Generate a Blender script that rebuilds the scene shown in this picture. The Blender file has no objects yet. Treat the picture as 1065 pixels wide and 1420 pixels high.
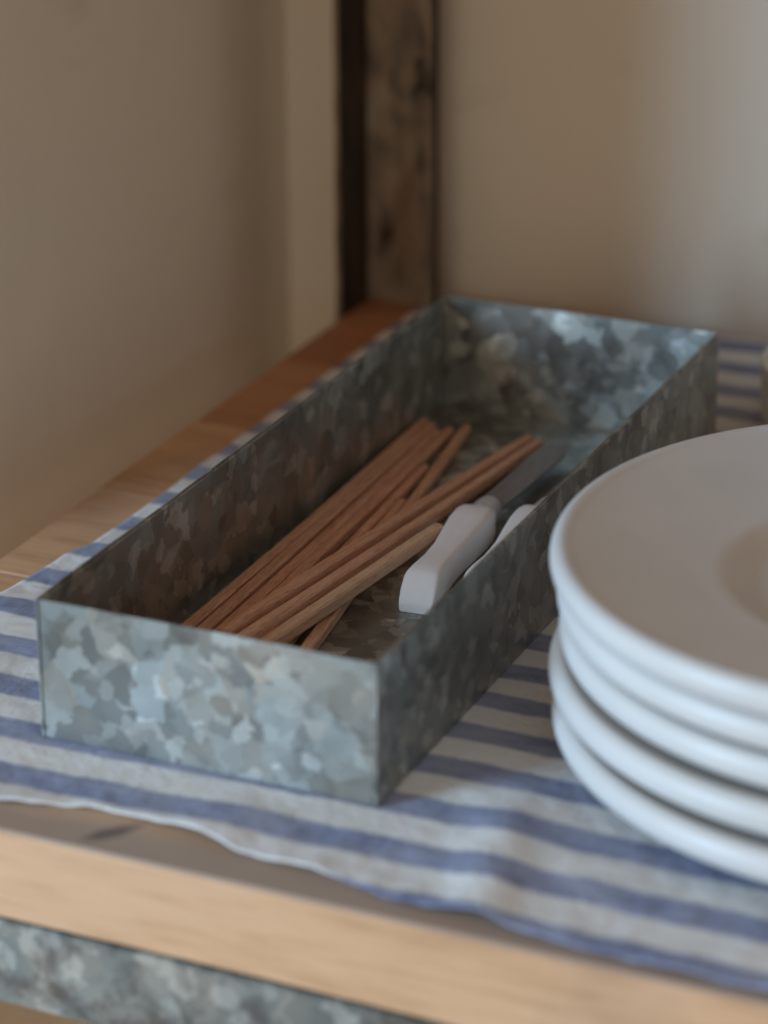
import bpy, bmesh, math, random
import numpy as np
from mathutils import Vector, Matrix, noise

random.seed(7)
scene = bpy.context.scene
CM = 0.01
COL = scene.collection

# ------------------------------------------------------------------ camera
cam_d = bpy.data.cameras.new("camera")
cam = bpy.data.objects.new("camera", cam_d)
COL.objects.link(cam)
scene.camera = cam
cam_d.sensor_fit = 'VERTICAL'
cam_d.sensor_height = 36.0
cam_d.sensor_width = 27.0
cam_d.lens = 36.0 * 4009.53 / 1420.0
cam_d.clip_start = 0.05
cam_d.clip_end = 50.0
YAW, PITCH, ROLL = math.radians(24.3152), math.radians(22.8151), math.radians(-0.29)
cam.location = Vector((44.763, -71.943, 43.204)) * CM
fwd = Vector((-math.sin(YAW) * math.cos(PITCH), math.cos(YAW) * math.cos(PITCH), -math.sin(PITCH)))
rgt = Vector((math.cos(YAW), math.sin(YAW), 0))
upv = rgt.cross(fwd)
r2 = rgt * math.cos(ROLL) + upv * math.sin(ROLL)
u2 = -rgt * math.sin(ROLL) + upv * math.cos(ROLL)
cam.rotation_euler = Matrix((r2, u2, -fwd)).transposed().to_euler()
cam_d.dof.use_dof = True
cam_d.dof.focus_distance = 1.02
cam_d.dof.aperture_fstop = 5.6

# ------------------------------------------------------------------ world, lamps, exposure
world = bpy.data.worlds.new("World")
scene.world = world
world.use_nodes = True
bg = world.node_tree.nodes["Background"]
bg.inputs[0].default_value = (1.0, 0.835, 0.645, 1)
bg.inputs[1].default_value = 0.42


def area(name, loc, target, sx, sy, power, color):
    l = bpy.data.lights.new(name, 'AREA')
    l.shape = 'RECTANGLE'
    l.size = sx
    l.size_y = sy
    l.energy = power
    l.color = color
    o = bpy.data.objects.new(name, l)
    COL.objects.link(o)
    o.location = loc
    d = Vector(target) - Vector(loc)
    o.rotation_euler = d.to_track_quat('-Z', 'Y').to_euler()
    return o


area("window_light", (-0.94, -1.17, 0.43), (0.06, 0.0, 0.0), 0.46, 0.95, 29.5, (0.46, 0.725, 1.0))

area("front_fill", (0.30, -2.20, 0.45), (0.05, 0.2, 0.05), 1.6, 1.1, 5.0, (1.0, 0.85, 0.66))  # warm fill added in front to lift the walls, not a real lamp

scene.view_settings.view_transform = 'Standard'
scene.view_settings.look = 'None'
scene.view_settings.exposure = 0.0
scene.view_settings.gamma = 1.0
scene.view_settings.use_curve_mapping = False


# ------------------------------------------------------------------ materials
class NT:
    def __init__(self, name):
        self.m = bpy.data.materials.new(name)
        self.m.use_nodes = True
        self.t = self.m.node_tree
        self.b = self.t.nodes["Principled BSDF"]

    def n(self, kind, **kw):
        nd = self.t.nodes.new(kind)
        for k, v in kw.items():
            if k.startswith('i_'):
                nd.inputs[k[2:].replace('_', ' ')].default_value = v
            else:
                setattr(nd, k, v)
        return nd

    def l(self, a, b):
        self.t.links.new(a, b)

    def coord(self, scale=(1, 1, 1), out='Object', rot=(0, 0, 0)):
        c = self.n('ShaderNodeTexCoord')
        m = self.n('ShaderNodeMapping')
        m.inputs['Scale'].default_value = scale
        m.inputs['Rotation'].default_value = rot
        self.l(c.outputs[out], m.inputs['Vector'])
        return m.outputs['Vector']

    def noise(self, vec, scale, detail=4, rough=0.55, dist=0.0):
        nd = self.n('ShaderNodeTexNoise')
        nd.inputs['Scale'].default_value = scale
        nd.inputs['Detail'].default_value = detail
        nd.inputs['Roughness'].default_value = rough
        nd.inputs['Distortion'].default_value = dist
        self.l(vec, nd.inputs['Vector'])
        return nd

    def ramp(self, fac, stops, interp='LINEAR'):
        nd = self.n('ShaderNodeValToRGB')
        cr = nd.color_ramp
        cr.interpolation = interp
        while len(cr.elements) < len(stops):
            cr.elements.new(0.5)
        for e, (p, c) in zip(cr.elements, stops):
            e.position = p
            e.color = (c[0], c[1], c[2], 1) if hasattr(c, '__len__') else (c, c, c, 1)
        self.l(fac, nd.inputs['Fac'])
        return nd.outputs['Color']

    def mix(self, fac, a, b, mode='MIX'):
        nd = self.n('ShaderNodeMix', data_type='RGBA', blend_type=mode)
        for s, v in ((0, fac), (6, a), (7, b)):
            if isinstance(v, (int, float)):
                nd.inputs[s].default_value = v if s == 0 else (v, v, v, 1)
            elif isinstance(v, tuple):
                nd.inputs[s].default_value = (*v, 1)
            else:
                self.l(v, nd.inputs[s])
        return nd.outputs[2]

    def math(self, op, a, b=None, clamp=False):
        nd = self.n('ShaderNodeMath', operation=op, use_clamp=clamp)
        for i, v in enumerate((a, b)):
            if v is None:
                continue
            if isinstance(v, (int, float)):
                nd.inputs[i].default_value = v
            else:
                self.l(v, nd.inputs[i])
        return nd.outputs[0]

    def bump(self, h, strength=0.3, dist=0.001, normal=None):
        nd = self.n('ShaderNodeBump')
        nd.inputs['Strength'].default_value = strength
        nd.inputs['Distance'].default_value = dist
        self.l(h, nd.inputs['Height'])
        if normal is not None:
            self.l(normal, nd.inputs['Normal'])
        return nd.outputs['Normal']

    def rnd(self):
        return self.n('ShaderNodeObjectInfo').outputs['Random']

    def out(self, color=None, rough=None, metal=None, normal=None, spec=None):
        for nm, v in (('Base Color', color), ('Roughness', rough), ('Metallic', metal), ('Normal', normal),
                      ('Specular IOR Level', spec)):
            if v is None:
                continue
            if isinstance(v, (int, float)):
                self.b.inputs[nm].default_value = v
            elif isinstance(v, tuple):
                self.b.inputs[nm].default_value = (*v, 1)
            else:
                self.l(v, self.b.inputs[nm])
        return self.m


def mat_galv(name, lo, hi, cell=95.0, stain=0.0, metal=0.55):
    """hot-dip galvanised sheet: feathered crystal patches with their own brightness and tilt"""
    k = NT(name)
    v0 = k.coord()
    nz = k.noise(v0, 110, 3, 0.6)
    nz2 = k.noise(v0, 420, 2, 0.5)

    def warped(amt, amt2):
        a = k.n('ShaderNodeVectorMath', operation='SUBTRACT')
        k.l(nz.outputs['Color'], a.inputs[0]); a.inputs[1].default_value = (0.5, 0.5, 0.5)
        s = k.n('ShaderNodeVectorMath', operation='SCALE'); s.inputs['Scale'].default_value = amt
        k.l(a.outputs[0], s.inputs[0])
        a2 = k.n('ShaderNodeVectorMath', operation='SUBTRACT')
        k.l(nz2.outputs['Color'], a2.inputs[0]); a2.inputs[1].default_value = (0.5, 0.5, 0.5)
        s2 = k.n('ShaderNodeVectorMath', operation='SCALE'); s2.inputs['Scale'].default_value = amt2
        k.l(a2.outputs[0], s2.inputs[0])
        p = k.n('ShaderNodeVectorMath', operation='ADD'); k.l(v0, p.inputs[0]); k.l(s.outputs[0], p.inputs[1])
        q = k.n('ShaderNodeVectorMath', operation='ADD'); k.l(p.outputs[0], q.inputs[0]); k.l(s2.outputs[0], q.inputs[1])
        return q.outputs[0]
    w = warped(0.010, 0.0020)
    vo = k.n('ShaderNodeTexVoronoi'); vo.inputs['Scale'].default_value = cell; k.l(w, vo.inputs['Vector'])
    vb = k.n('ShaderNodeTexVoronoi'); vb.inputs['Scale'].default_value = cell * 1.8; k.l(w, vb.inputs['Vector'])
    sa = k.n('ShaderNodeSeparateColor'); k.l(vo.outputs['Color'], sa.inputs[0])
    sb = k.n('ShaderNodeSeparateColor'); k.l(vb.outputs['Color'], sb.inputs[0])
    va = k.math('POWER', sa.outputs[0], 1.5)
    vbp = k.math('POWER', sb.outputs[1], 3.0)
    flake = k.ramp(sb.outputs[1], [(0.78, 0.0), (0.86, 1.0)])
    dark = k.ramp(sb.outputs[0], [(0.86, 0.0), (0.90, 1.0)])
    val = k.math('ADD', k.math('MULTIPLY', va, 0.30), k.math('MULTIPLY', flake, 0.30))
    val = k.math('ADD', k.math('SUBTRACT', val, k.math('MULTIPLY', dark, 0.12)), 0.12)
    cl = k.noise(v0, 22, 3, 0.6)
    val = k.math('ADD', val, k.math('MULTIPLY', k.math('SUBTRACT', cl.outputs['Fac'], 0.5), 0.8), clamp=True)
    col = k.ramp(val, [(0.0, lo), (0.45, tuple((a * 0.55 + b * 0.45) for a, b in zip(lo, hi))), (0.9, hi)])
    if stain > 0:
        st = k.noise(v0, 60, 5, 0.65, 0.6)
        f = k.ramp(st.outputs['Fac'], [(0.46, 0.0), (0.62, 1.0)])
        col = k.mix(k.math('MULTIPLY', f, stain), col, (0.075, 0.065, 0.055))
    # each crystal tilts its own way
    tl = k.n('ShaderNodeVectorMath', operation='SUBTRACT')
    k.l(vo.outputs['Color'], tl.inputs[0]); tl.inputs[1].default_value = (0.5, 0.5, 0.5)
    ts = k.n('ShaderNodeVectorMath', operation='SCALE'); ts.inputs['Scale'].default_value = 0.24
    k.l(tl.outputs[0], ts.inputs[0])
    g = k.n('ShaderNodeNewGeometry')
    ad = k.n('ShaderNodeVectorMath', operation='ADD'); k.l(g.outputs['Normal'], ad.inputs[0]); k.l(ts.outputs[0], ad.inputs[1])
    no = k.n('ShaderNodeVectorMath', operation='NORMALIZE'); k.l(ad.outputs[0], no.inputs[0])
    fine = k.noise(v0, 900, 3, 0.6)
    nrm = k.bump(fine.outputs['Fac'], 0.12, 0.0004, no.outputs[0])
    rg = k.ramp(sb.outputs[2], [(0, 0.40), (1, 0.56)])
    return k.out(col, rg, metal, nrm)


def mat_plank():
    k = NT("plank_wood")
    v = k.coord((1.0, 9.0, 9.0))
    oi = k.rnd()
    off = k.n('ShaderNodeCombineXYZ')
    k.l(k.math('MULTIPLY', oi, 13.7), off.inputs[0]); k.l(k.math('MULTIPLY', oi, 5.1), off.inputs[1])
    ad = k.n('ShaderNodeVectorMath', operation='ADD'); k.l(v, ad.inputs[0]); k.l(off.outputs[0], ad.inputs[1])
    v = ad.outputs[0]
    g1 = k.noise(v, 7, 6, 0.6, 0.7)
    g2 = k.noise(v, 42, 4, 0.6, 0.2)
    g = k.math('ADD', k.math('MULTIPLY', g1.outputs['Fac'], 0.65), k.math('MULTIPLY', g2.outputs['Fac'], 0.35))
    c1 = k.ramp(g, [(0.30, (0.42, 0.24, 0.12)), (0.5, (0.63, 0.395, 0.235)), (0.72, (0.71, 0.485, 0.31))])
    big = k.noise(k.coord((1, 1, 1)), 9, 4, 0.6)
    grime = k.ramp(big.outputs['Fac'], [(0.52, 0.0), (0.75, 0.45)])
    c2 = k.mix(grime, c1, (0.20, 0.13, 0.085))
    shade_tint = k.n('ShaderNodeAttribute', attribute_type='OBJECT', attribute_name='["shade_tint"]')
    tint = k.ramp(shade_tint.outputs['Fac'], [(0.0, (1.04, 1.02, 1.0)), (0.5, (0.95, 0.86, 0.78)), (1.0, (0.74, 0.52, 0.42))])
    c3 = k.mix(1.0, c2, tint, 'MULTIPLY')
    # hand-worn, greyed strip along the top of the front board, and one dark bruise in it
    ob = k.n('ShaderNodeTexCoord').outputs['Object']
    sx = k.n('ShaderNodeSeparateXYZ'); k.l(ob, sx.inputs[0])
    wn = k.noise(k.coord((1, 3, 1)), 20, 4, 0.6)
    yy = k.math('ADD', sx.outputs[1], k.math('MULTIPLY', wn.outputs['Fac'], 0.02))
    f1 = k.ramp(k.math('MULTIPLY', k.math('ADD', yy, 0.235), 50.0), [(0.0, 1.0), (1.0, 0.0)])
    f2 = k.math('GREATER_THAN', sx.outputs[2], 0.0588)
    c3 = k.mix(k.math('MULTIPLY', k.math('MULTIPLY', f1, f2), 0.8), c3, (0.30, 0.245, 0.21))
    dx = k.math('ADD', sx.outputs[0], 0.1490)
    dy = k.math('ADD', sx.outputs[1], 0.2450)
    pu = k.math('ADD', k.math('MULTIPLY', dx, 0.61), k.math('MULTIPLY', dy, 0.79))
    pv = k.math('SUBTRACT', k.math('MULTIPLY', dy, 0.61), k.math('MULTIPLY', dx, 0.79))
    q = k.math('ADD', k.math('POWER', k.math('MULTIPLY', pu, 1 / 0.014), 2), k.math('POWER', k.math('MULTIPLY', pv, 1 / 0.0045), 2))
    f3 = k.ramp(k.math('ADD', q, k.math('MULTIPLY', wn.outputs['Fac'], 0.5)), [(0.4, 1.0), (1.0, 0.0)])
    c3 = k.mix(k.math('MULTIPLY', k.math('MULTIPLY', f3, f2), 0.8), c3, (0.09, 0.075, 0.07))
    nrm = k.bump(g, 0.22, 0.0008)
    return k.out(c3, 0.62, 0.0, nrm)


def mat_stick():
    k = NT("chopstick_wood")
    oi = k.rnd()
    v = k.coord((1.0, 14.0, 14.0))
    off = k.n('ShaderNodeCombineXYZ')
    k.l(k.math('MULTIPLY', oi, 9.7), off.inputs[0])
    ad = k.n('ShaderNodeVectorMath', operation='ADD'); k.l(v, ad.inputs[0]); k.l(off.outputs[0], ad.inputs[1])
    g1 = k.noise(ad.outputs[0], 40, 5, 0.6, 0.3)
    g2 = k.noise(ad.outputs[0], 160, 3, 0.6)
    g = k.math('ADD', k.math('MULTIPLY', g1.outputs['Fac'], 0.6), k.math('MULTIPLY', g2.outputs['Fac'], 0.4))
    c = k.ramp(g, [(0.32, (0.46, 0.21, 0.135)), (0.50, (0.72, 0.39, 0.265)), (0.66, (0.82, 0.53, 0.39))])
    at = k.n('ShaderNodeAttribute', attribute_type='OBJECT', attribute_name='["paleness"]')
    c2 = k.mix(at.outputs['Fac'], c, (0.66, 0.48, 0.32))
    streak = k.ramp(g2.outputs['Fac'], [(0.34, 0.45), (0.46, 0.0)])
    c2 = k.mix(streak, c2, (0.30, 0.12, 0.07))
    nrm = k.bump(g, 0.6, 0.0007)
    return k.out(c2, 0.62, 0.0, nrm)


def mat_towel():
    k = NT("striped_linen")
    uv = k.n('ShaderNodeTexCoord').outputs['UV']
    sp = k.n('ShaderNodeSeparateXYZ'); k.l(uv, sp.inputs[0])
    vobj = k.coord()
    wob = k.noise(k.coord((1, 0.4, 1)), 60, 3, 0.6)
    kk = k.math('ADD', sp.outputs[1], k.math('MULTIPLY', k.math('SUBTRACT', wob.outputs['Fac'], 0.5), 0.16))
    fr = k.math('FRACT', k.math('ADD', kk, 0.5))
    d = k.math('ABSOLUTE', k.math('SUBTRACT', fr, 0.5))
    stripe = k.ramp(d, [(0.205, 1.0), (0.275, 0.0)])
    # threads: warp along one way, weft along the other (u in cm, v in stripe periods)
    tx = k.math('SINE', k.math('MULTIPLY', sp.outputs[0], 2 * math.pi / 0.105))
    ty = k.math('SINE', k.math('MULTIPLY', sp.outputs[1], 2 * math.pi * 2.77 / 0.105))
    tp = k.math('MULTIPLY', tx, ty)
    tp01 = k.math('ADD', k.math('MULTIPLY', tp, 0.5), 0.5)
    slub = k.noise(k.coord((0.25, 3.0, 1)), 300, 3, 0.6)
    slub2 = k.noise(k.coord((3.0, 0.25, 1)), 300, 3, 0.6)
    sl = k.math('MULTIPLY', k.math('ADD', slub.outputs['Fac'], slub2.outputs['Fac']), 0.5)
    blue = k.mix(tp01, (0.055, 0.074, 0.19), (0.25, 0.29, 0.45))
    blue = k.mix(k.ramp(sl, [(0.40, 0.0), (0.60, 0.75)]), blue, (0.28, 0.315, 0.455))
    fade = k.noise(k.coord((1, 2.0, 1)), 28, 4, 0.6)
    blue = k.mix(k.ramp(fade.outputs['Fac'], [(0.38, 0.0), (0.64, 0.7)]), blue, (0.38, 0.41, 0.53))
    white = k.mix(tp01, (0.66, 0.65, 0.635), (0.82, 0.815, 0.805))
    col = k.mix(stripe, white, blue)
    h = k.math('ADD', tp01, k.math('MULTIPLY', sl, 1.3))
    nrm = k.bump(h, 0.5, 0.0005)
    crumple = k.noise(vobj, 55, 4, 0.55)
    nrm2 = k.bump(crumple.outputs['Fac'], 0.6, 0.005, nrm)
    m = k.out(col, 0.9, 0.0, nrm2, 0.2)
    k.b.inputs['Sheen Weight'].default_value = 0.15
    return m


def mat_wall():
    k = NT("wall_paint")
    v = k.coord()
    a = k.noise(v, 5, 4, 0.6)
    col = k.ramp(a.outputs['Fac'], [(0.3, (0.78, 0.70, 0.59)), (0.7, (0.83, 0.75, 0.64))])
    sm = k.noise(k.coord((1, 0.5, 2.2), rot=(0.5, 0, 0)), 14, 3, 0.5)
    f = k.ramp(sm.outputs['Fac'], [(0.66, 0.0), (0.76, 0.28)])
    col = k.mix(f, col, (0.36, 0.31, 0.26))
    b = k.noise(v, 45, 6, 0.62)
    return k.out(col, 0.85, 0.0, k.bump(b.outputs['Fac'], 0.22, 0.004), 0.3)


def mat_china():
    k = NT("white_china")
    v = k.coord()
    a = k.noise(v, 30, 3, 0.5)
    col = k.ramp(a.outputs['Fac'], [(0.3, (0.65, 0.645, 0.63)), (0.7, (0.70, 0.695, 0.68))])
    m = k.out(col, 0.42, 0.0, k.bump(a.outputs['Fac'], 0.08, 0.0015), 0.45)
    k.b.inputs['Coat Weight'].default_value = 0.05
    k.b.inputs['Coat Roughness'].default_value = 0.12
    return m


def mat_post():
    k = NT("rusty_angle_iron")
    v = k.coord((1, 1, 0.45))
    a = k.noise(v, 55, 5, 0.62, 0.5)
    col = k.ramp(a.outputs['Fac'], [(0.36, (0.018, 0.013, 0.010)), (0.45, (0.20, 0.15, 0.105)),
                                    (0.56, (0.34, 0.245, 0.165)), (0.7, (0.40, 0.34, 0.265))])
    r = k.noise(v, 30, 4, 0.6)
    f = k.ramp(r.outputs['Fac'], [(0.55, 0.0), (0.7, 0.6)])
    col = k.mix(f, col, (0.17, 0.075, 0.035))
    return k.out(col, 0.7, 0.25, k.bump(a.outputs['Fac'], 0.3, 0.001))


def mat_postshade():
    k = NT("shaded_angle_iron")
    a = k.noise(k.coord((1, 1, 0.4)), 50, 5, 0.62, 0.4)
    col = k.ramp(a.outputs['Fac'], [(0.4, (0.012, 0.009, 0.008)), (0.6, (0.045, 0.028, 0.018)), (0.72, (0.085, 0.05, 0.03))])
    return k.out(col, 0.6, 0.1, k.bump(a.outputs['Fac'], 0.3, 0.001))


def mat_handle():
    k = NT("bone_white_handle")
    v = k.coord((1, 3, 3))
    a = k.noise(v, 60, 4, 0.6)
    col = k.ramp(a.outputs['Fac'], [(0.3, (0.80, 0.765, 0.75)), (0.7, (0.87, 0.84, 0.825))])
    p = k.noise(k.coord(), 330, 3, 0.6)
    f = k.ramp(p.outputs['Fac'], [(0.68, 0.0), (0.76, 0.5)])
    col = k.mix(f, col, (0.38, 0.31, 0.26))
    return k.out(col, 0.5, 0.0, k.bump(a.outputs['Fac'], 0.1, 0.001))


def mat_steel(name, lo, hi):
    k = NT(name)
    a = k.noise(k.coord((1, 8, 1)), 60, 4, 0.6)
    col = k.ramp(a.outputs['Fac'], [(0.3, lo), (0.7, hi)])
    return k.out(col, 0.5, 0.4, k.bump(a.outputs['Fac'], 0.1, 0.0005))


M_GALV = mat_galv("galvanised_sheet", (0.225, 0.235, 0.22), (0.72, 0.73, 0.685), 92.0, metal=0.88)
M_RAIL = mat_galv("weathered_galvanised_rail", (0.14, 0.15, 0.14), (0.58, 0.58, 0.53), 70.0, 0.75, 0.3)
M_PLANK = mat_plank()
M_STICK = mat_stick()
M_TOWEL = mat_towel()
M_WALL = mat_wall()
M_CHINA = mat_china()
M_POST = mat_post()
M_POSTSHADE = mat_postshade()
M_HANDLE = mat_handle()
M_STEEL = mat_steel("dull_steel", (0.17, 0.157, 0.148), (0.26, 0.243, 0.23))
M_FERRULE = mat_steel("bright_steel", (0.50, 0.49, 0.49), (0.64, 0.63, 0.64))


# ------------------------------------------------------------------ mesh helpers (centimetres in, metres out)
def link(name, bm, mat, parent=None, smooth=False, loc=None):
    me = bpy.data.meshes.new(name)
    bmesh.ops.recalc_face_normals(bm, faces=bm.faces)
    bm.to_mesh(me)
    bm.free()
    me.materials.append(mat)
    if smooth:
        for p in me.polygons:
            p.use_smooth = True
    o = bpy.data.objects.new(name, me)
    COL.objects.link(o)
    if parent is not None:
        o.parent = parent
    if loc is not None:
        o.location = Vector(loc) * CM
    return o


def empty(name, label, cat, loc=(0, 0, 0), rz=0.0, group=None):
    o = bpy.data.objects.new(name, None)
    o.empty_display_size = 0.02
    COL.objects.link(o)
    o.location = Vector(loc) * CM
    o.rotation_euler = (0, 0, rz)
    tag(o, label, cat, group)
    return o


def tag(o, label, cat, group=None):
    o["label"] = label
    o["category"] = cat
    if group:
        o["group"] = group


def box_bm(x0, x1, y0, y1, z0, z1, bev=0.0, seg=2, cuts=0):
    bm = bmesh.new()
    bmesh.ops.create_cube(bm, size=1.0)
    for v in bm.verts:
        v.co = Vector(((x0 + x1) / 2 + v.co.x * (x1 - x0), (y0 + y1) / 2 + v.co.y * (y1 - y0),
                       (z0 + z1) / 2 + v.co.z * (z1 - z0))) * CM
    if bev > 0:
        bmesh.ops.bevel(bm, geom=bm.edges[:], offset=bev * CM, segments=seg, affect='EDGES', profile=0.5)
    return bm


def lathe_bm(profile, segs=160):
    bm = bmesh.new()
    rings = []
    for r, z in profile:
        if r < 1e-6:
            rings.append([bm.verts.new((0, 0, z * CM))])
        else:
            rings.append([bm.verts.new((r * CM * math.cos(2 * math.pi * i / segs),
                                        r * CM * math.sin(2 * math.pi * i / segs), z * CM)) for i in range(segs)])
    for a, b in zip(rings, rings[1:]):
        for i in range(segs):
            j = (i + 1) % segs
            if len(a) == 1 and len(b) == 1:
                continue
            if len(a) == 1:
                bm.faces.new((a[0], b[i], b[j]))
            elif len(b) == 1:
                bm.faces.new((a[i], a[j], b[0]))
            else:
                bm.faces.new((a[i], a[j], b[j], b[i]))
    return bm


def smooth_curve(pts, n=6):
    """Catmull-Rom through 2-D points"""
    out = []
    for i in range(len(pts) - 1):
        p0 = pts[max(i - 1, 0)]; p1 = pts[i]; p2 = pts[i + 1]; p3 = pts[min(i + 2, len(pts) - 1)]
        for s in range(n):
            t = s / n
            out.append(tuple(0.5 * (2 * p1[k] + (p2[k] - p0[k]) * t + (2 * p0[k] - 5 * p1[k] + 4 * p2[k] - p3[k]) * t * t
                                    + (3 * p1[k] - p0[k] - 3 * p2[k] + p3[k]) * t ** 3) for k in range(2)))
    out.append(pts[-1])
    return out


# ------------------------------------------------------------------ setting: the walls behind the shelf
WB = 47.6        # back wall plane
WL = -14.2       # side wall plane
w = link("wall_back", box_bm(WL - 4, 95, WB, WB + 4, -75, 60), M_WALL)
w["kind"] = "structure"
w = link("wall_left", box_bm(WL - 4, WL, 9.0, WB - 0.05, -75, 60), M_WALL)
w["kind"] = "structure"

# ------------------------------------------------------------------ shelving unit
ZS = -0.115       # top of the boards
unit = empty("shelving_unit", "wooden plank shelf with a galvanised front rail and a rusty corner post", "shelf",
             (20, 20, ZS - 6))


def part(name, bm, mat, parent, smooth=False):
    """mesh is written in world cm; keep it in place under its parent"""
    base = parent
    loc = Vector((0, 0, 0))
    rz = 0
    while base is not None:
        loc += base.location
        base = base.parent
    bmesh.ops.translate(bm, verts=bm.verts[:], vec=-loc)
    return link(name, bm, mat, parent, smooth)


seams = [-5.75, 2.75, 11.1, 19.6, 28.0, 36.4, 46.7]
for i, (a, b) in enumerate(zip(seams, seams[1:])):
    bm = bmesh.new()
    nx = 60
    x0, x1 = -8.95 + random.uniform(-0.08, 0.08), 70.0
    g = 0.08
    # a board: rounded arrises, slight cup and wander along its length
    prof = [(a + g, -3.15), (a + g, -0.08), (a + g + 0.02, -0.025), (a + g + 0.07, 0.0), ((a + b) / 2, 0.0), (b - g - 0.07, 0.0),
            (b - g - 0.02, -0.025), (b - g, -0.08), (b - g, -3.15)]
    rows = []
    for ix in range(nx + 1):
        x = x0 + (x1 - x0) * ix / nx
        row = []
        for (py, pz) in prof:
            wy = 0.05 * noise.noise(Vector((x * 0.12, i * 9.1, py)))
            wz = 0.02 * (noise.noise(Vector((x * 0.1, i * 3.7, 1.0))) * 0.4 - 0.4 - i) if pz > -1 else 0.12 * noise.noise(Vector((x * .09, 7.7, i)))
            row.append(bm.verts.new(((x) * CM, (py + wy) * CM, (ZS + pz + wz) * CM)))
        rows.append(row)
    for r0, r1 in zip(rows, rows[1:]):
        for j in range(len(prof)):
            j2 = (j + 1) % len(prof)
            bm.faces.new((r0[j], r0[j2], r1[j2], r1[j]))
    bm.faces.new(rows[0]); bm.faces.new(list(reversed(rows[-1])))
    pk = part("plank", bm, M_PLANK, unit)
    pk["shade_tint"] = (0.0, 0.25, 0.2, 0.35, 0.85, 1.0)[i]      # shade at the back painted in: boards there tinted darker and redder

# added shelves: the unseen one above is there to shade this one, the one below shows under the rail
for za in (34.0, -28.5):
    for a, b in zip(seams, seams[1:]):
        pk = part("plank", box_bm(-8.95, 70, a + 0.05, b - 0.05, za, za + 3.0, 0.1, 2), M_PLANK, unit)
        pk["shade_tint"] = 0.4

# front rail: angle iron under the boards
bm = bmesh.new()
sec = [(-5.62, -3.34), (-5.62, -6.35), (-5.30, -6.35), (-5.30, -3.66), (-2.2, -3.66), (-2.2, -3.34)]
sec = [(y, z + ZS) for y, z in sec]
va = [bm.verts.new((-9.2 * CM, y * CM, z * CM)) for y, z in sec]
vb = [bm.verts.new((70 * CM, y * CM, z * CM)) for y, z in sec]
for j in range(6):
    bm.faces.new((va[j], va[(j + 1) % 6], vb[(j + 1) % 6], vb[j]))
bm.faces.new(va); bm.faces.new(vb)
bmesh.ops.bevel(bm, geom=bm.edges[:], offset=0.06 * CM, segments=2, affect='EDGES')
part("rail", bm, M_RAIL, unit)

# corner post: L-shaped angle iron, its corner at the back
bm = bmesh.new()
sec = [(-9.28, 42.35), (-9.02, 42.35), (-9.02, 45.45), (-5.82, 45.45), (-5.82, 44.85), (-5.55, 44.85), (-5.55, 45.72), (-9.28, 45.72)]
va = [bm.verts.new((x * CM, y * CM, -60 * CM)) for x, y in sec]
vb = [bm.verts.new((x * CM, y * CM, 60 * CM)) for x, y in sec]
for j in range(8):
    bm.faces.new((va[j], va[(j + 1) % 8], vb[(j + 1) % 8], vb[j]))
bm.faces.new(va); bm.faces.new(vb)
bmesh.ops.bevel(bm, geom=bm.edges[:], offset=0.05 * CM, segments=2, affect='EDGES')
post = part("post", bm, M_POST, unit)
post.data.materials.append(M_POSTSHADE)          # near-black colour paints shade onto the side flange and the lip
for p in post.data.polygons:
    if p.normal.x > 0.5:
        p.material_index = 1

# ------------------------------------------------------------------ striped towel
RK_Y = [-7.8, -5.0, -2.2, 0.6, 3.4, 5.9, 8.35, 10.6, 13.05, 37.2, 39.9, 42.7, 46.2, 50]
RK_K = [-3, -2, -1, 0, 1, 2, 3, 4, 5, 13, 14, 15, 16.25, 17.6]
FX = [-9, 0.8, 2.5, 4.2, 6.9, 9.2, 11, 12.7, 14.9, 16.7, 19.3, 22.7, 26.2, 40, 60]
FY = [-4.5, -4.4, -3.85, -3.45, -3.6, -4.2, -4.25, -4.35, -4.9, -4.9, -5.1, -5.2, -5.25, -5.3, -5.2]
LX_Y = [-6, 5, 9.2, 10.6, 13.1, 14.4, 19.9, 30, 46]
LX_X = [-8.0, -7.4, -7.15, -6.97, -6.7, -6.35, -6.22, -6.25, -6.05]


def sstep(a, b, x):
    t = min(1.0, max(0.0, (x - a) / (b - a)))
    return t * t * (3 - 2 * t)


def stripe_k(x, y):
    kl = (y - 0.1) / 2.77
    kr = float(np.interp(y, RK_Y, RK_K))
    t = sstep(-4, 14, x)
    return kl * (1 - t) + kr * t


PC = (26.15, 10.2)


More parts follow.
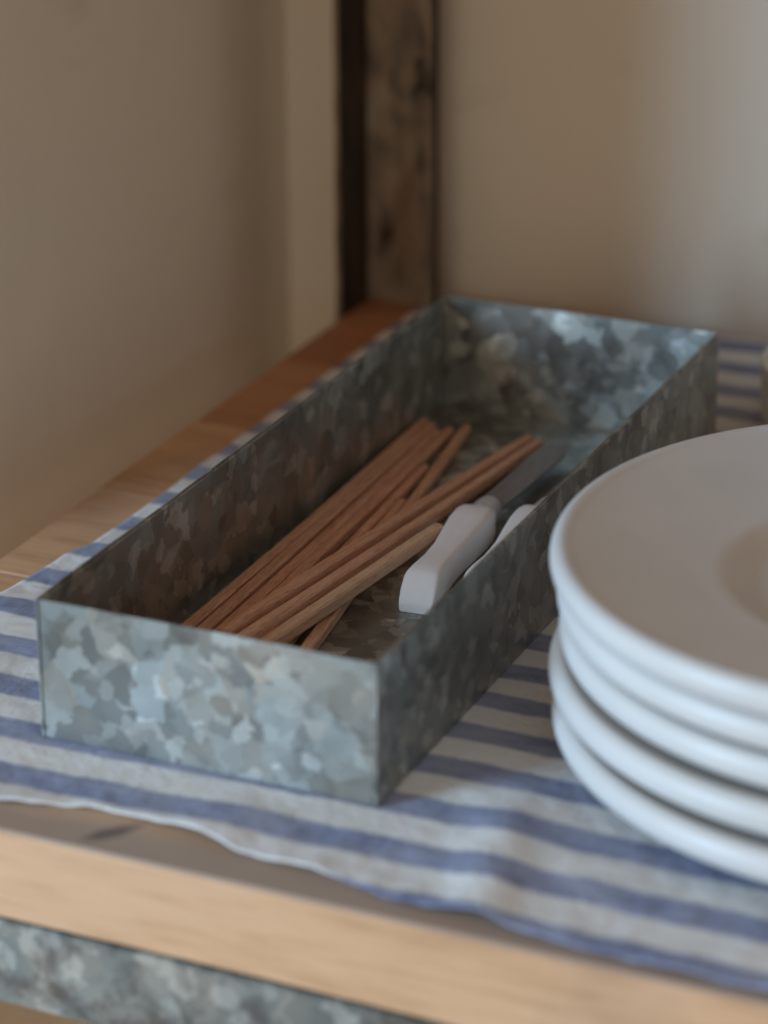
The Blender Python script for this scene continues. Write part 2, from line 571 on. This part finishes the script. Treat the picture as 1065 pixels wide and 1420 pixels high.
def towel_z(x, y):
    # distance outside the tray footprint and outside the plates' foot
    dx = max(-0.5 - x, 0, x - 12.5); dy = max(-0.35 - y, 0, y - 34)
    m1 = sstep(0.0, 1.6, math.hypot(dx, dy))
    m2 = sstep(7.2, 9.5, math.hypot(x - PC[0], y - PC[1]))
    m3 = sstep(6.0, 8.0, math.hypot(x - 19.5, y - 39.0))
    z = 0.0
    # one soft fold running out from between tray and plates to the front edge
    ax, ay, bx, by = 15.4, 3.6, 17.6, -5.4
    t = ((x - ax) * (bx - ax) + (y - ay) * (by - ay)) / ((bx - ax) ** 2 + (by - ay) ** 2)
    px, py = ax + t * (bx - ax), ay + t * (by - ay)
    d = (x - px) * (1 if True else 0)
    prof = math.exp(-(d / 1.15) ** 2) if d < 0 else math.exp(-(d / 0.85) ** 2)
    z += 0.42 * prof * sstep(-0.05, 0.45, t) * (1 - 0.45 * sstep(0.75, 1.1, t))
    # a lower fold near the front left
    d2 = x - (8.2 + 0.35 * (y + 3))
    z += 0.22 * math.exp(-(d2 / 1.3) ** 2) * sstep(-0.6, -2.6, y)
    z += 0.16 * max(0.0, noise.noise(Vector((x * 0.33, y * 0.22, 3.3)))) + 0.07 * max(0, noise.noise(Vector((x * 0.9, y * 0.7, 8.1))))
    z += 0.05 * noise.noise(Vector((x * 1.7, y * 0.6, 1.5))) * sstep(0.5, -2.5, y) + 0.05 * max(0, noise.noise(Vector((x * 0.8, y * 1.8, 6.5))))
    # the front hem lifts a little off the board
    ed = y - float(np.interp(x, FX, FY))
    z += (0.04 + 0.16 * max(0.0, noise.noise(Vector((x * 0.4, 0, 5.0))))) * math.exp(-(ed / 0.7) ** 2)
    return z * min(m1, m2, m3)


bm = bmesh.new()
uvl = bm.loops.layers.uv.new("UVMap")
NX, NY = 230, 210
X0, X1, Y1 = -8.0, 50.0, 46.35
grid = []
uvs = {}
for j in range(NY + 1):
    row = []
    tj = j / NY
    tj = tj * (0.45 + 0.55 * tj)          # finer rows towards the front
    for i in range(NX + 1):
        s = i / NX
        s = s * (0.7 + 0.3 * s)
        xb = X0 + (X1 - X0) * s
        yf = float(np.interp(xb, FX, FY)) + 0.07 * noise.noise(Vector((xb * 1.3, 2.2, 0)))
        y = yf + (Y1 + 0.15 * noise.noise(Vector((xb * .3, 9, 0))) - yf) * tj
        xl = float(np.interp(y, LX_Y, LX_X)) + 0.05 * noise.noise(Vector((y * 0.8, 4, 0)))
        x = xl + (X1 - xl) * s
        z = -0.055 + towel_z(x, y)
        v = bm.verts.new((x * CM, y * CM, z * CM))
        uvs[v] = (x, stripe_k(x, y + 0.8 * (z + 0.055)))
        row.append(v)
    grid.append(row)
for j in range(NY):
    for i in range(NX):
        f = bm.faces.new((grid[j][i], grid[j][i + 1], grid[j + 1][i + 1], grid[j + 1][i]))
        f.smooth = True
        for lp in f.loops:
            lp[uvl].uv = uvs[lp.vert]
towel = link("towel", bm, M_TOWEL, smooth=True)
sol = towel.modifiers.new("thickness", 'SOLIDIFY')
sol.thickness = 0.085 * CM
sol.offset = 0.0
tag(towel, "white linen towel with blue stripes spread over the planks under tray and plates", "towel")

# ------------------------------------------------------------------ galvanised tray
TW, TL, TH, TT = 12.0, 33.245, 4.93, 0.11
tray = empty("tray", "long open galvanised sheet metal tray with mottled grey spangle, holding the chopsticks", "tray",
             (TW / 2, TL / 2, 0))


def sheet_wall(x0, x1, y0, y1, z0, z1, warp_axis, amp, seed):
    bm = box_bm(x0, x1, y0, y1, z0, z1)
    # cut along the length and bow the sheet a touch, then soften the arrises
    long_axis = 0 if (x1 - x0) > (y1 - y0) else 1
    es = [e for e in bm.edges if abs((e.verts[0].co - e.verts[1].co)[long_axis]) > 0.02]
    bmesh.ops.subdivide_edges(bm, edges=es, cuts=24, use_grid_fill=True)
    lo, hi = ((x0, x1) if long_axis == 0 else (y0, y1))
    for v in bm.verts:
        s = (v.co[long_axis] / CM - lo) / (hi - lo)
        top = (v.co.z / CM - z0) / (z1 - z0)
        v.co[warp_axis] += CM * amp * math.sin(math.pi * s) * top
        if top > 0.9:
            v.co.z += CM * 0.035 * noise.noise(Vector((s * 6, seed, 0)))
    sharp = [e for e in bm.edges if e.is_manifold and e.calc_face_angle(0) > 0.8]
    bmesh.ops.bevel(bm, geom=sharp, offset=0.025 * CM, segments=2, affect='EDGES')
    return bm


part("base", box_bm(TT + .01, TW - TT - .01, TT + .05, TL - TT - .05, 0.02, 0.11), M_GALV, tray)
part("wall", sheet_wall(0, TT, 0, TL, 0, TH, 0, 0.05, 1.0), M_GALV, tray)
part("wall", sheet_wall(TW - TT, TW, 0, TL, 0, TH, 0, 0.04, 2.0), M_GALV, tray)
part("wall", sheet_wall(TT + .003, TW - TT - .003, 0.03, 0.03 + TT, 0, TH - 0.015, 1, 0.03, 3.0), M_GALV, tray)
part("wall", sheet_wall(TT + .003, TW - TT - .003, TL - TT - 0.03, TL - 0.03, 0, TH - 0.015, 1, 0.03, 4.0), M_GALV, tray)
# the ends are folded over: a narrow hem along each long rim
for x0, x1 in ((TT + .002, TT + 0.07), (TW - TT - 0.07, TW - TT - .002)):
    part("hem", box_bm(x0, x1, TT + .06, TL - TT - .06, TH - 0.55, TH - 0.06, 0.02, 1), M_GALV, tray)

# ------------------------------------------------------------------ chopsticks
FZ = 0.11


def stick(name, p0, p1, w0, w1, label, pale, roll):
    p0 = Vector(p0); p1 = Vector(p1)
    L = (p1 - p0).length
    bm = bmesh.new()
    n = 14
    rings = []
    bend = random.uniform(-0.10, 0.10)
    for k in range(n + 1):
        s = k / n
        wd = (w0 + (w1 - w0) * s) / 2
        if k in (0, n):
            wd *= 0.9
        c = wd * 0.30
        oct_ = [(wd, -wd + c), (wd, wd - c), (wd - c, wd), (-wd + c, wd), (-wd, wd - c), (-wd, -wd + c), (-wd + c, -wd), (wd - c, -wd)]
        ox = bend * math.sin(math.pi * s)
        rings.append([bm.verts.new(((L * s) * CM, (a + ox) * CM, b * CM)) for a, b in oct_])
    for a, b in zip(rings, rings[1:]):
        for i in range(8):
            bm.faces.new((a[i], a[(i + 1) % 8], b[(i + 1) % 8], b[i]))
    bm.faces.new(rings[0]); bm.faces.new(rings[-1])
    o = link(name, bm, M_STICK)
    o.location = p0 * CM
    d = (p1 - p0).normalized()
    o.rotation_mode = 'XYZ'
    o.rotation_euler = (roll, -math.asin(d.z), math.atan2(d.y, d.x))
    o["paleness"] = pale
    tag(o, label, "chopstick", "wooden chopsticks in the metal tray")
    return o


def on_line(q0, q1, y):
    t = (y - q0[1]) / (q1[1] - q0[1])
    return tuple(q0[k] + (q1[k] - q0[k]) * t for k in range(3))


lz = FZ + 0.25
#          front point,            far point,            from y, to y, widths, label, paleness
STICKS = [
    ((0.88, 8.42, lz), (0.48, 29.5, lz), 6.6, 30.2, 0.48, 0.40, "reddish wooden chopstick lying flat along the tray's dark long wall", 0.18),
    ((1.52, 8.44, lz), (0.93, 29.5, lz), 6.2, 29.9, 0.50, 0.40, "reddish wooden chopstick lying flat, next but one to the tray's long wall", 0.25),
    ((2.10, 8.5, lz), (1.38, 29.3, lz), 6.0, 29.3, 0.48, 0.38, "darker chopstick lying flat in the fan, third from the tray's long wall", 0.0),
    ((2.68, 8.5, lz), (1.82, 29.6, lz), 6.4, 29.7, 0.48, 0.38, "chopstick lying flat in the fan, fourth from the tray's long wall", 0.12),
    ((3.50, 8.5, lz), (2.47, 25.6, lz), 7.3, 25.6, 0.44, 0.36, "shorter dark chopstick low in the fan, beside the outermost slanting one", 0.0),
    ((4.48, 8.5, lz), (3.10, 22.0, lz), 7.3, 22.0, 0.44, 0.36, "shortest chopstick, low in the fan and mostly covered by the crossing ones", 0.1),
    ((5.46, 8.43, lz), (2.42, 29.57, lz), 6.6, 30.3, 0.46, 0.38, "lowest slanting chopstick that passes underneath the three crossing ones", 0.30),
    ((3.22, 6.68, 1.36), (5.1, 30.13, lz), 6.6, 30.2, 0.54, 0.40, "upper crossing chopstick lying across the fan on its long wall side", 0.20),
    ((3.92, 6.98, 1.22), (5.66, 29.83, lz), 6.2, 29.9, 0.54, 0.40, "upper crossing chopstick lying between its twin and the pale one", 0.25),
    ((4.46, 7.75, 0.88), (6.02, 18.24, 1.10), 1.2, 18.6, 0.58, 0.48, "paler thick chopstick running up against the first white knife handle", 0.60),
]
for q0, q1, ya, yb, w0, w1, lab, pale in STICKS:
    stick("chopstick", on_line(q0, q1, ya), on_line(q0, q1, yb), w0, w1, lab, pale, 0.0)


# ------------------------------------------------------------------ white handled spreaders
def spreader(label, loc, rz, blade_roll):
    root = empty("spreader_knife", label, "knife", loc, rz, "white handled spreaders in the tray")
    # handle: rectangular with soft arrises, slanting butt, waist, swelling towards the blade; x runs to the blade
    st = [(0.00, 0.58, 0.02, 0.30), (0.06, 0.64, 0.0, 0.44), (0.35, 0.68, 0.0, 0.86), (0.70, 0.69, 0.0, 1.22), (0.95, 0.68, 0.0, 1.31), (1.5, 0.64, 0.0, 1.33), (2.6, 0.58, 0.03, 1.26),
          (3.8, 0.60, 0.03, 1.25), (5.0, 0.70, 0.0, 1.33), (6.0, 0.77, 0.0, 1.40), (6.7, 0.77, 0.02, 1.40), (7.15, 0.70, 0.08, 1.34), (7.45, 0.58, 0.18, 1.22), (7.62, 0.40, 0.36, 1.04)]
    bm = bmesh.new()
    rings = []
    for x, hw, z0, z1 in st:
        c = min(hw, (z1 - z0) / 2) * 0.40
        h0, h1 = z0, z1
        ring = []
        for cx, cy, a0 in ((hw - c, h1 - c, 0), (-hw + c, h1 - c, 90), (-hw + c, h0 + c, 180), (hw - c, h0 + c, 270)):
            for q in range(4):
                an = math.radians(a0 + q * 30)
                ring.append(bm.verts.new((x * CM, (cx + c * math.cos(an)) * CM, (cy + c * math.sin(an)) * CM)))
        rings.append(ring)
    nn = len(rings[0])
    for a, b in zip(rings, rings[1:]):
        for i in range(nn):
            bm.faces.new((a[i], a[(i + 1) % nn], b[(i + 1) % nn], b[i]))
    bm.faces.new(rings[0]); bm.faces.new(rings[-1])
    h = link("handle", bm, M_HANDLE, root, True)
    h.data.set_sharp_from_angle(angle=math.radians(38))
    # ferrule
    prof = smooth_curve([(0.0, 7.45), (0.50, 7.45), (0.56, 7.7), (0.55, 8.1), (0.50, 8.5), (0.40, 8.75), (0.0, 8.8)], 3)
    bm = lathe_bm([(max(r, 0), z) for r, z in prof], 20)
    bmesh.ops.rotate(bm, verts=bm.verts[:], cent=(0, 0, 0), matrix=Matrix.Rotation(math.radians(90), 3, 'Y'))
    bmesh.ops.translate(bm, verts=bm.verts[:], vec=(0, 0, 0.69 * CM))
    link("ferrule", bm, M_FERRULE, root, True)
    # blade: broad round-tipped spreader
    out = [(8.5, 0.44), (8.9, 0.50), (9.6, 0.53), (11, 0.55), (12.9, 0.58), (14.4, 0.57), (15.2, 0.48), (15.6, 0.28), (15.72, 0.0)]
    out = smooth_curve(out, 4)
    pts = [(x, y) for x, y in out] + [(x, -y * 0.9) for x, y in reversed(out[:-1])]
    bm = bmesh.new()
    up = [bm.verts.new((x * CM, y * CM, 0.05 * CM)) for x, y in pts]
    dn = [bm.verts.new((x * CM, y * CM, -0.05 * CM)) for x, y in pts]
    bm.faces.new(up); bm.faces.new(list(reversed(dn)))
    for i in range(len(pts)):
        j = (i + 1) % len(pts)
        bm.faces.new((up[i], dn[i], dn[j], up[j]))
    bmesh.ops.rotate(bm, verts=bm.verts[:], cent=(0, 0, 0), matrix=Matrix.Rotation(blade_roll, 3, 'X'))
    bmesh.ops.rotate(bm, verts=bm.verts[:], cent=(8.6 * CM, 0, 0), matrix=Matrix.Rotation(math.radians(-6), 3, 'Z'))
    bmesh.ops.translate(bm, verts=bm.verts[:], vec=(0, 0, 0.69 * CM))
    link("blade", bm, M_STEEL, root)
    return root


spreader("spreader knife whose whole bone-white handle shows, lying beside the pale chopstick", (7.42, 13.35, FZ), math.radians(94.5), math.radians(6))
spreader("spreader knife half hidden behind the tray's outer wall, white handle beside its twin", (9.35, 14.2, FZ), math.radians(93.0), math.radians(35))

# ------------------------------------------------------------------ stack of plates
outer = [(0.0, 0.30), (5.4, 0.30), (5.7, 0.02), (6.2, 0.0), (6.45, 0.25), (7.4, 0.55), (9.2, 0.93), (10.4, 1.14), (11.0, 1.20), (11.36, 1.31), (11.52, 1.58),
         (11.53, 1.88), (11.42, 2.12), (11.2, 2.24), (10.98, 2.22), (10.7, 2.13), (9.6, 1.88), (8.2, 1.60), (7.0, 1.38), (6.2, 1.245), (5.75, 1.02), (5.3, 0.74), (4.8, 0.62), (3.0, 0.58), (0.0, 0.58)]
prof = smooth_curve(outer, 5)
prof = [(max(r, 0.0), z) for r, z in prof]
plate_me = None
names = ["topmost of the stack, its hollow open to view", "second from the top of the stack", "middle one of the stack of five",
         "second from the bottom of the stack", "bottom one of the stack, standing on the towel"]
offs = [(0.0, 0.0), (0.15, 0.30), (0.22, 0.38), (0.05, -0.05), (0.38, -0.55)]
PITCHZ = 1.25
for i in range(5):
    dx, dy = offs[i]
    loc = Vector((26.05 + dx, 10.05 + dy, 0.005 + (4 - i) * PITCHZ)) * CM
    if plate_me is None:
        o = link("plate", lathe_bm(prof, 192), M_CHINA, None, True)
        plate_me = o.data
    else:
        o = bpy.data.objects.new("plate", plate_me)
        COL.objects.link(o)
    o.location = loc
    o.rotation_euler = (0, 0, i * 1.3)
    tag(o, "thick white china plate, " + names[i], "plate", "stacked white plates")

# ------------------------------------------------------------------ ramekin behind the plates
cp = smooth_curve([(0.0, 0.22), (3.3, 0.22), (3.5, 0.02), (3.9, 0.0), (4.08, 0.18), (4.12, 0.6), (4.16, 1.8), (4.2, 2.5), (4.14, 2.62), (4.02, 2.6), (3.95, 2.4), (3.88, 1.0),
                   (3.6, 0.6), (2.8, 0.5), (0.0, 0.48)], 4)
ram = link("ramekin", lathe_bm([(max(r, 0), z) for r, z in cp], 72), M_CHINA, None, True, (16.62, 38.4, 0.005))
tag(ram, "small straight-sided white ramekin standing on the towel behind the plates", "ramekin")
